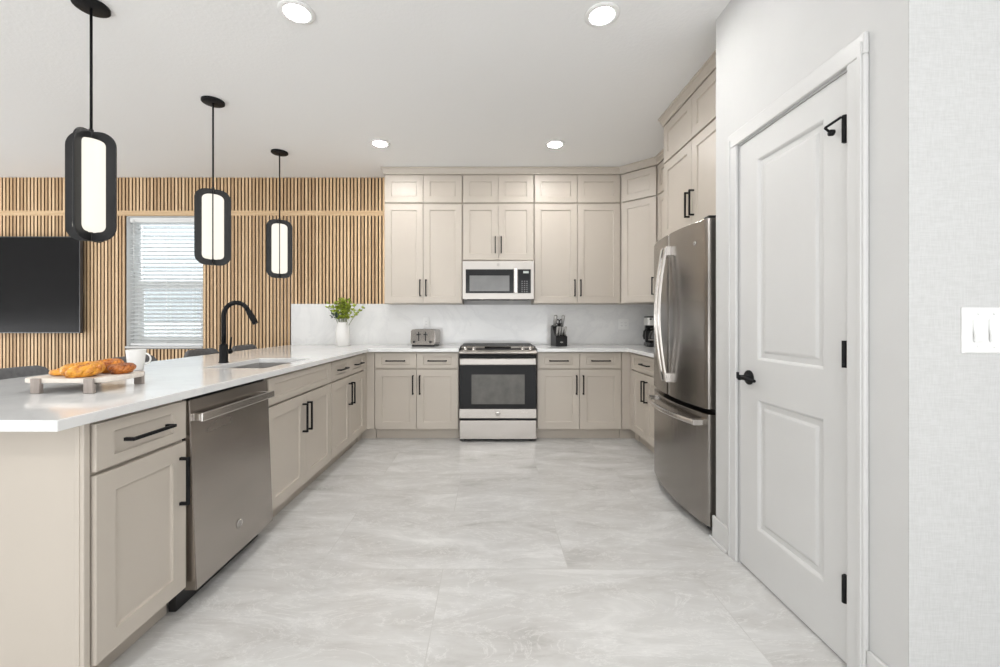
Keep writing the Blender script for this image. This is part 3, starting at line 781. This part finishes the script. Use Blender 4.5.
bm = B(); bx(bm, -hw+.02, hw-.02, .04, .0745, .012, .0535); bx(bm, -hw+.05, -hw+.09, .09, .65, .0005, .03); bx(bm, hw-.09, hw-.05, .09, .65, .0005, .03); obj('base_grille', bm, 'blackplastic', t)

# ------------------------------------------------------------------ television
t = thing('television', 'large black flat-screen television mounted on the slatted wall', 'television', (-5.55, 4.70, 1.05))
bm = B(); rings(bm, -.95, .95, 0, 1.08, [(.02, .03), (0, .0), (0, -.03), (.003, -.034), (.008, -.034), (.0085, -.032)]); obj('panel', bm, ['screen'], t)
bm = B()
for (a, c, z0, z1) in ((-.951, -.942, -.001, 1.081), (.942, .951, -.001, 1.081)): bx(bm, a, c, -.0365, -.003, z0, z1)
bx(bm, -.942, .942, -.0365, -.003, -.001, .008); bx(bm, -.942, .942, -.0365, -.003, 1.072, 1.081); obj('bezel', bm, plain('tv_bezel', (.09, .09, .095), .35, metal=.5), t)
box_obj('wall_mount', (-.3, .3, .031, .0485, .3, .8), 'blackplastic', t)

# ------------------------------------------------------------------ lights
def downlight(x, y, label):
    t = thing('recessed_light', label, 'ceiling light', (x, y, H), 0, 'recessed ceiling lights')
    bm = B(); lathe(bm, [(.061, -.0005), (.092, -.0005), (.092, -.004), (.086, -.008), (.066, -.010), (.061, -.006), (.061, -.0005)], seg=40); obj('trim_ring', bm, 'ring', t)
    bm = B(); lathe(bm, [(0, -.0012), (.0605, -.0012), (.0605, -.0055), (0, -.0065)], seg=40); obj('diffuser', bm, 'lamp', t)
downlight(-1.025, 2.2, 'round recessed ceiling light nearest the pendants, large near the top edge')
downlight(.592, 2.22, 'round recessed ceiling light nearest the white door, near the top edge')
downlight(-1.02, 3.83, 'round recessed ceiling light in front of the left wall cabinets')
downlight(.592, 3.85, 'round recessed ceiling light in front of the right wall cabinets')

def pendant(x, y, rz, label):
    t = thing('pendant_light', label, 'pendant light', (x, y, H), rz, 'pendant lights above the peninsula')
    bm = B(); lathe(bm, [(0, -.0005), (.076, -.0005), (.076, -.013), (.072, -.016), (0, -.018)], seg=40); obj('canopy', bm, 'black', t)
    zt, zb = 2.165-H, 1.60-H
    bm = B(); tube(bm, [(0, 0, -.017), (0, 0, zt-.02)], .0062, 10); obj('rod', bm, 'black', t)
    for k in range(2):
        bm = B(); Wf, Hf = .228, zt-zb
        o_ = rrect(Wf, Hf, .075, 8); i_ = rrect(Wf-.10, Hf-.085, .05, 8)
        th = .004; n = len(o_)
        def V(P, y): return [bm.verts.new((a, y, c+(zt+zb)/2)) for a, c in P]
        oa, ob, ia, ib = V(o_, -th), V(o_, th), V(i_, -th), V(i_, th)
        for j in range(n):
            q = (j+1) % n
            bm.faces.new((oa[j], oa[q], ia[q], ia[j])); bm.faces.new((ob[q], ob[j], ib[j], ib[q])); bm.faces.new((oa[q], oa[j], ob[j], ob[q])); bm.faces.new((ia[j], ia[q], ib[q], ib[j]))
        obj('fin', bm, 'fin', t, xf=Matrix.Rotation(k*PI/2, 4, 'Z'))
    r = .069; h0, h1 = zb+.046, zt-.046
    bm = B(); prof = [(0, h0)]+[(r-.03+.03*math.sin(a), h0+.03-.03*math.cos(a)) for a in [PI/2*k/5 for k in range(6)]]+[(r-.03+.03*math.cos(a), h1-.03+.03*math.sin(a)) for a in [PI/2*k/5 for k in range(6)]]+[(0, h1)]
    lathe(bm, prof, seg=32); obj('diffuser', bm, 'pend', t)
    bm = B(); lathe(bm, [(0, zb+.003), (.008, zb+.004), (.008, zb+.0455), (0, zb+.0455)], seg=12); lathe(bm, [(0, zt-.0455), (.010, zt-.0455), (.010, zt+.012), (0, zt+.012)], seg=12); obj('finial', bm, 'fin', t)
pendant(-2.066, 2.153, math.radians(10), 'black and glowing white pendant light nearest the camera, beside the television')
pendant(-2.064, 3.094, math.radians(33), 'middle black-framed pendant light hanging in front of the window')
pendant(-2.045, 4.03, math.radians(27), 'farthest black-framed pendant light, hanging before the slatted wall above the faucet')

# ------------------------------------------------------------------ bar stools
def make_stool(label, y):
    t = thing('bar_stool', label, 'bar stool', (-2.43, y, 0), 0, 'grey bar stools behind the peninsula')
    bm = B(); prism(bm, rrect(.40, .42, .06, 5), .60, .68); obj('seat', bm, 'upholstery', t, bevel=.02)
    bm = B(); L = []; n = 14                       # curved upholstered back
    for i in range(n+1):
        u = -1+2*i/n; yy = u*.215; xx = -.20+.035*u*u
        drop = .05*max(0, (abs(u)-.72)/.28)**2
        L.append([bm.verts.new(p) for p in ((xx+.022, yy, .70), (xx+.020, yy, .915-drop), (xx+.008, yy, .932-drop), (xx-.012, yy, .932-drop), (xx-.024, yy, .915-drop), (xx-.022, yy, .70))])
    for A, C in zip(L, L[1:]):
        for k in range(6): bm.faces.new((A[k], A[(k+1) % 6], C[(k+1) % 6], C[k])).smooth = True
    bm.faces.new(L[0]); bm.faces.new(L[-1][::-1]); obj('backrest', bm, 'upholstery', t, bevel=.006)
    for sy in (-1, 1):
        bm = B(); tube(bm, [(-.17, sy*.12, .60), (-.195, sy*.12, .74)], .011, 8); obj('back_support', bm, 'blackwood', t)
    for sx in (-1, 1):
        for sy in (-1, 1):
            bm = B(); tube(bm, [(sx*.21, sy*.21, 0.002), (sx*.16, sy*.16, .60)], [.012, .016], 10); obj('leg', bm, 'blackwood', t)
    bm = B(); q = .195
    tube(bm, [(-q, -q, .2), (q, -q, .2), (q, q, .2), (-q, q, .2)], .008, 8, True, smooth=False); obj('footrest', bm, 'black', t)
    return t
st = make_stool('grey upholstered bar stool nearest the camera, behind the pastry board', 2.245)
dup(st, (-2.43, 3.02, 0), 0, 'grey bar stool whose back shows behind the mug')
dup(st, (-2.43, 3.755, 0), 0, 'grey bar stool whose back shows below the window, left of the faucet')
dup(st, (-2.43, 4.40, 0), 0, 'farthest grey bar stool, right of the faucet near the backsplash')

# ------------------------------------------------------------------ things on the counters
t = thing('serving_board', 'whitewashed footed serving board holding pastries on the peninsula', 'serving board', (-1.64, 1.695, CZ1))
bm = B(); prism(bm, rrect(.325, .235, .06, 7), .038, .056); obj('board', bm, 'board', t, bevel=.004)
for (x, y) in ((-.078, -1), (.122, -1), (.109, 1), (-.078, 1)):
    bm = B(); bx(bm, x-.0175, x+.0175, min(y*.111, y*.127), max(y*.111, y*.127), .0005, .0355, bev=.002); bx(bm, x-.0175, x+.0175, min(y*.1178, y*.127), max(y*.1178, y*.127), .034, .057, bev=.0015)
    obj('foot', bm, 'greyfoot', t)
def pastry(x, y, r, h, mat, label, tilt=0, kind=0):
    """spiral or braided roll of dough"""
    bm = B(); pts = []; rad = []
    if kind == 0:
        turns = 2.4; n = 70; tr = r*.24
        for k in range(n+1):
            u = k/n; a = turns*2*PI*u+x*40; q = .06*r+(r-tr)*u
            pts.append((q*math.cos(a), q*math.sin(a)*.85, tr*.95+h*(1-u)*.7)); rad.append(tr*(1 if u < .95 else 1-(u-.95)*12))
        tube(bm, pts, rad, 10)
    else:
        n = 60
        for ph in (0, 2*PI/3, 4*PI/3):
            P = []; tr = r*.20
            for k in range(n):
                a = 2*PI*k/n; tw = a*4+ph
                q = r-tr*1.9+tr*.9*math.cos(tw)
                P.append((q*math.cos(a), q*math.sin(a)*.8, tr*1.55+tr*.62*math.sin(tw)+h*.25))
            tube(bm, P, tr, 8, True)
        lathe(bm, [(0, .002), (r*.72, .004), (r*.62, r*.3+h*.25), (0, r*.46+h*.3)], seg=16)
    bmesh.ops.rotate(bm, cent=(0, 0, 0), matrix=Matrix.Rotation(tilt, 3, 'X'), verts=bm.verts)
    zmin = min(v.co.z for v in bm.verts)
    bmesh.ops.translate(bm, vec=(0, 0, -zmin+.0005), verts=bm.verts)
    o = obj('pastry', bm, mat, smooth=True); o.location = (x, y, CZ1+.0565)
    tag(o, label, 'pastry', 'pastries on the serving board')
pastry(-1.603, 1.640, .072, .018, 'golden', 'large golden braided pastry in front on the serving board', .12, 1)
pastry(-1.718, 1.665, .046, .012, 'golden', 'small golden pastry at the left front of the serving board', 0, 0)
pastry(-1.720, 1.765, .050, .040, 'brown', 'brown pastry at the back left of the serving board', 0, 1)
pastry(-1.615, 1.762, .056, .065, 'orange', 'tall orange-brown pastry at the back middle of the serving board', .15, 1)
pastry(-1.535, 1.735, .050, .034, 'brown', 'dark brown twisted pastry at the right end of the serving board', .1, 1)

t = thing('mug', 'tapered white ceramic mug standing beside the serving board', 'mug', (-1.985, 2.33, CZ1)); t.scale = (.88, .88, .95)
bm = B(); lathe(bm, [(0, .0005), (.036, .0005), (.039, .004), (.046, .06), (.052, .118), (.050, .120), (.048, .117), (.042, .06), (.036, .010), (0, .008)], seg=36); obj('cup', bm, 'ceramic', t)
bm = B(); a_ = math.radians(20)
tube(bm, [((.046+.030*math.sin(u))*math.cos(a_) if True else 0, (.046+.030*math.sin(u))*math.sin(a_), .064+.032*math.cos(u)) for u in [PI*k/14 for k in range(15)]], .0055, 8); obj('handle', bm, 'ceramic', t)

# vase and greenery
t = thing('vase', 'white ceramic vase holding greenery in the left counter corner', 'vase', (-1.60, 4.50, CZ1))
bm = B(); lathe(bm, [(0, .0005), (.066, .0005), (.070, .006), (.076, .12), (.070, .20), (.058, .245), (.060, .258), (.056, .258), (.053, .245), (.062, .20), (.066, .12), (.060, .02), (0, .015)], seg=36); obj('body', bm, 'ceramic', t)
g = thing('greenery', 'leafy yellow-green sprigs standing in the white vase', 'plant', (-1.60, 4.50, CZ1+.02))
bs, bl1, bl2 = B(), B(), B()
rnd = random.Random(4)
def leaf(bm, p, d, s):
    d = d.normalized(); a, c = frame_of(d); a = (a*math.cos(s*90)+c*math.sin(s*90)).normalized(); nn = d.cross(a)
    P = [p, p+d*s*.45+a*s*.30+nn*s*.06, p+d*s, p+d*s*.45-a*s*.30+nn*s*.06, p+d*s*.5-nn*s*.02]
    v = [bm.verts.new(q) for q in P]
    bm.faces.new((v[0], v[1], v[4])); bm.faces.new((v[1], v[2], v[4])); bm.faces.new((v[2], v[3], v[4])); bm.faces.new((v[3], v[0], v[4]))
for k in range(34):
    a = 2*PI*k/34+rnd.uniform(-.2, .2); sp = rnd.uniform(.03, .21) if k % 3 else rnd.uniform(.02, .08)
    hgt = rnd.uniform(.38, .50)-sp*.25
    e = Vector((sp*math.cos(a)+.01, sp*.8*math.sin(a)*.8-.02, hgt))
    p0 = Vector((.02*math.cos(a), .02*math.sin(a), .0)); pm = Vector((.032*math.cos(a), .032*math.sin(a), .25))
    pts = []
    for i in range(9):
        u = i/8; pts.append(p0*(1-u)**2+pm*2*u*(1-u)+e*u*u if u > 0 else p0)
    tube(bs, pts, .0016, 5)
    for i in range(4, 9):
        for q in range(6):
            d = Vector((rnd.uniform(-1, 1), rnd.uniform(-1, 1), rnd.uniform(-.1, 1)))
            pp = Vector(pts[i])
            if pp.z < .27: continue
            low = pp.z < .33 and pp.x < -.04
            leaf(bl2 if low else bl1, pp, d, rnd.uniform(.028, .046))
for k in range(16):
    leaf(bl2, Vector((rnd.uniform(-.11, -.04), rnd.uniform(-.06, .03), rnd.uniform(.275, .315))), Vector((rnd.uniform(-1, .2), rnd.uniform(-1, 1), rnd.uniform(-.4, .6))), .026)
obj('stems', bs, 'stem', g)
o = obj('leaves', bl1, 'leaf', g); o = obj('grey_leaves', bl2, 'leafblue', g); o['label'] = 'grey-green drooping leaves'

# toaster
t = thing('toaster', 'stainless four-slot toaster standing on the counter left of the range', 'toaster', (-.705, 4.50, CZ1), math.radians(-9))
bm = B(); P = [(x, z) for x, z in rrect(.275, .165, .03, 5)]
A = [bm.verts.new((x, -.10, z+.1)) for x, z in P]; C = [bm.verts.new((x, .10, z+.1)) for x, z in P]; n = len(P)
for i in range(n): bm.faces.new((A[i], A[(i+1) % n], C[(i+1) % n], C[i]))
bm.faces.new(A); bm.faces.new(C[::-1]); tb = obj('body', bm, 'steel', t, bevel=.006)
bm = B()
for x in (-.09, -.03, .03, .09): bx(bm, x-.012, x+.012, -.07, .07, .1826, .1836)
obj('slot', bm, 'gap', tb)
for x in (-.045, .03):
    bm = B(); bx(bm, x-.004, x+.004, -.1022, -.1005, .06, .155); tr_ = obj('lever_track', bm, 'gap', tb)
    bm = B(); bx(bm, x-.018, x+.018, -.122, -.1025, .122, .134, bev=.003); obj('lever', bm, 'blackplastic', tb)
for x in (-.095, .085):
    bm = B(); lathe(bm, [(0, -.1005), (.013, -.1005), (.012, -.114), (0, -.115)], (x, 0, .05), 16, axis='y'); obj('knob', bm, 'blackplastic', tb)
bm = B(); bx(bm, -.125, .125, -.09, .09, .0005, .0172, bev=.003); obj('base', bm, 'blackplastic', t)

# outlets
def outlet(x, z, w, label, n):
    t = thing('outlet', label, 'outlet', (x, YB-.0325, z))
    box_obj('cover_plate', (-w/2, w/2, -.006, 0, -.06, .06), 'plate', t, .002)
    for k in range(n):
        cx = (k-(n-1)/2)*.046
        o = box_obj('socket', (cx-.017, cx+.017, -.008, -.0062, -.034, .034), 'plate', t, .0006)
        bm = B()
        for dz in (-.018, .016):
            for dx in (-.006, .006): bx(bm, cx+dx-.001, cx+dx+.001, -.0083, -.0079, dz-.004, dz+.004)
        obj('slots', bm, 'gap', o)
outlet(-.735, 1.165, .076, 'white wall outlet on the backsplash behind the toaster', 1)
outlet(1.505, 1.148, .118, 'white double wall outlet on the backsplash left of the coffee maker', 2)

# knife block
t = thing('knife_block', 'black knife block full of steel-handled knives right of the range', 'knife block', (.735, 4.50, CZ1), math.radians(12))
bm = B()
prof = [(-.075, .0005), (.085, .0005), (.085, .215), (.05, .225), (-.045, .115), (-.075, .105)]
A = [bm.verts.new((-.065, y, z)) for y, z in prof]; C = [bm.verts.new((.065, y, z)) for y, z in prof]
for i in range(6): bm.faces.new((A[i], A[(i+1) % 6], C[(i+1) % 6], C[i]))
bm.faces.new(A); bm.faces.new(C[::-1]); kb = obj('block', bm, 'blackplastic', t, bevel=.004)
bm = B(); lathe(bm, [(0, 0), (.017, 0), (.017, -.001), (0, -.001)], (0, -.0755, .045), 20, axis='y'); bmesh.ops.scale(bm, vec=(1, 1, .45), space=Matrix.Translation((0, 0, -.045)), verts=bm.verts); obj('badge', bm, 'knifesteel', kb)
up = Vector((0, -.34, .94)).normalized()
def knife(x, y, z, L, r, mat, label):
    k = thing('knife', label, 'knife', (.735, 4.50, CZ1), math.radians(12), 'knives in the block')
    p = Vector((x, y, z)); bm = B(); tube(bm, [p, p+up*L*.5, p+up*(L-.008), p+up*L], [r*.8, r, r*1.1, r*.7], 8); obj('handle', bm, mat, k)
for i, x in enumerate((-.045, -.015, .015, .045)):
    knife(x, -.046, .118, .10, .0125, 'knifesteel', 'slim steel steak knife handle in the front row of the block, %s' % ('far left', 'second from left', 'second from right', 'far right')[i])
knife(-.042, .03, .215, .125, .019, 'knifesteel', 'tall steel knife handle at the back left of the knife block')
knife(.045, .03, .215, .125, .019, 'knifesteel', 'tall steel knife handle at the back right of the knife block')
k = thing('scissors', 'black kitchen scissors handles in the middle of the knife block', 'scissors', (.735, 4.50, CZ1), math.radians(12))
bm = B()
for s in (-1, 1):
    tube(bm, [(.006+s*.017+.015*math.cos(a), .01-.2*(.024*math.sin(a)), .262+.024*math.sin(a)) for a in [2*PI*q/16 for q in range(16)]], .006, 8, True)
bx(bm, -.012, .024, .012, .022, .205, .245, bev=.003); obj('handles', bm, 'blackplastic', k)

# coffee maker
t = thing('coffee_maker', 'black and steel drip coffee maker on the right counter beside the refrigerator', 'coffee maker', (1.755, 4.47, CZ1), math.radians(-12))
bm = B(); prism(bm, rrect(.19, .25, .03, 5), .0005, .04); obj('base', bm, 'blackplastic', t, bevel=.006)
box_obj('tower', (-.085, .085, .045, .12, .0405, .225), 'blackplastic', t, .008)
bm = B(); prism(bm, rrect(.19, .25, .03, 5), .2255, .305); hd = obj('head', bm, 'coffeesteel', t, bevel=.004)
bm = B(); prism(bm, rrect(.186, .246, .03, 5), .3055, .322); obj('lid', bm, 'blackplastic', t, bevel=.004)
bm = B()
for x in (-.06, -.025, .025, .06): bx(bm, x-.010, x+.010, -.1265, -.1252, .282, .298)
obj('button', bm, 'blackplastic', hd)
cf = thing('carafe', 'glass coffee carafe with black handle sitting in the coffee maker', 'carafe', (1.755, 4.47, CZ1+.0405), math.radians(-12))
bm = B(); lathe(bm, [(0, .001), (.058, .001), (.068, .03), (.066, .08), (.048, .125), (.050, .14), (.047, .14), (.045, .125), (.063, .08), (.065, .03), (.055, .005), (0, .005)], (0, -.035, 0), 32); obj('jug', bm, plain('dark_glass', (.03, .028, .025), .05, spec=.8), cf)
bm = B(); lathe(bm, [(0, .141), (.052, .141), (.050, .155), (0, .16)], (0, -.035, 0), 24); obj('lid', bm, 'blackplastic', cf)
bm = B(); lathe(bm, [(.0685, .026), (.0695, .026), (.0695, .034), (.0685, .034), (.0685, .026)], (0, -.035, 0), 32); obj('band', bm, 'chrome', cf)
bm = B(); tube(bm, [(-.048, -.035, .135), (-.085, -.045, .145), (-.112, -.05, .12), (-.118, -.052, .07), (-.112, -.05, .035)], [.008, .010, .011, .011, .008], 10); obj('handle', bm, 'blackplastic', cf)

# light switches on the papered wall
t = thing('light_switch', 'white three-gang rocker switch plate on the linen-textured wall', 'light switch', (1.371+.089, YW, 1.161))
bm = B(); rings(bm, -.089, .089, -.067, .067, [(0, -.0005), (0, -.003), (.004, -.007)]); obj('cover_plate', bm, 'plate', t)
for k in range(3):
    x = (k-1)*.046
    bm = B(); slant(bm, x-.0165, x+.0165, -.033, .033, -.0135, -.008, -.0072); obj('rocker', bm, 'plate', t)
    bm = B()
    for z in (-.048, .048): lathe(bm, [(0, -.0072), (.0035, -.0072), (.003, -.0085), (0, -.0088)], (x, 0, z), 10, axis='y')
    obj('screw', bm, 'plate', t)
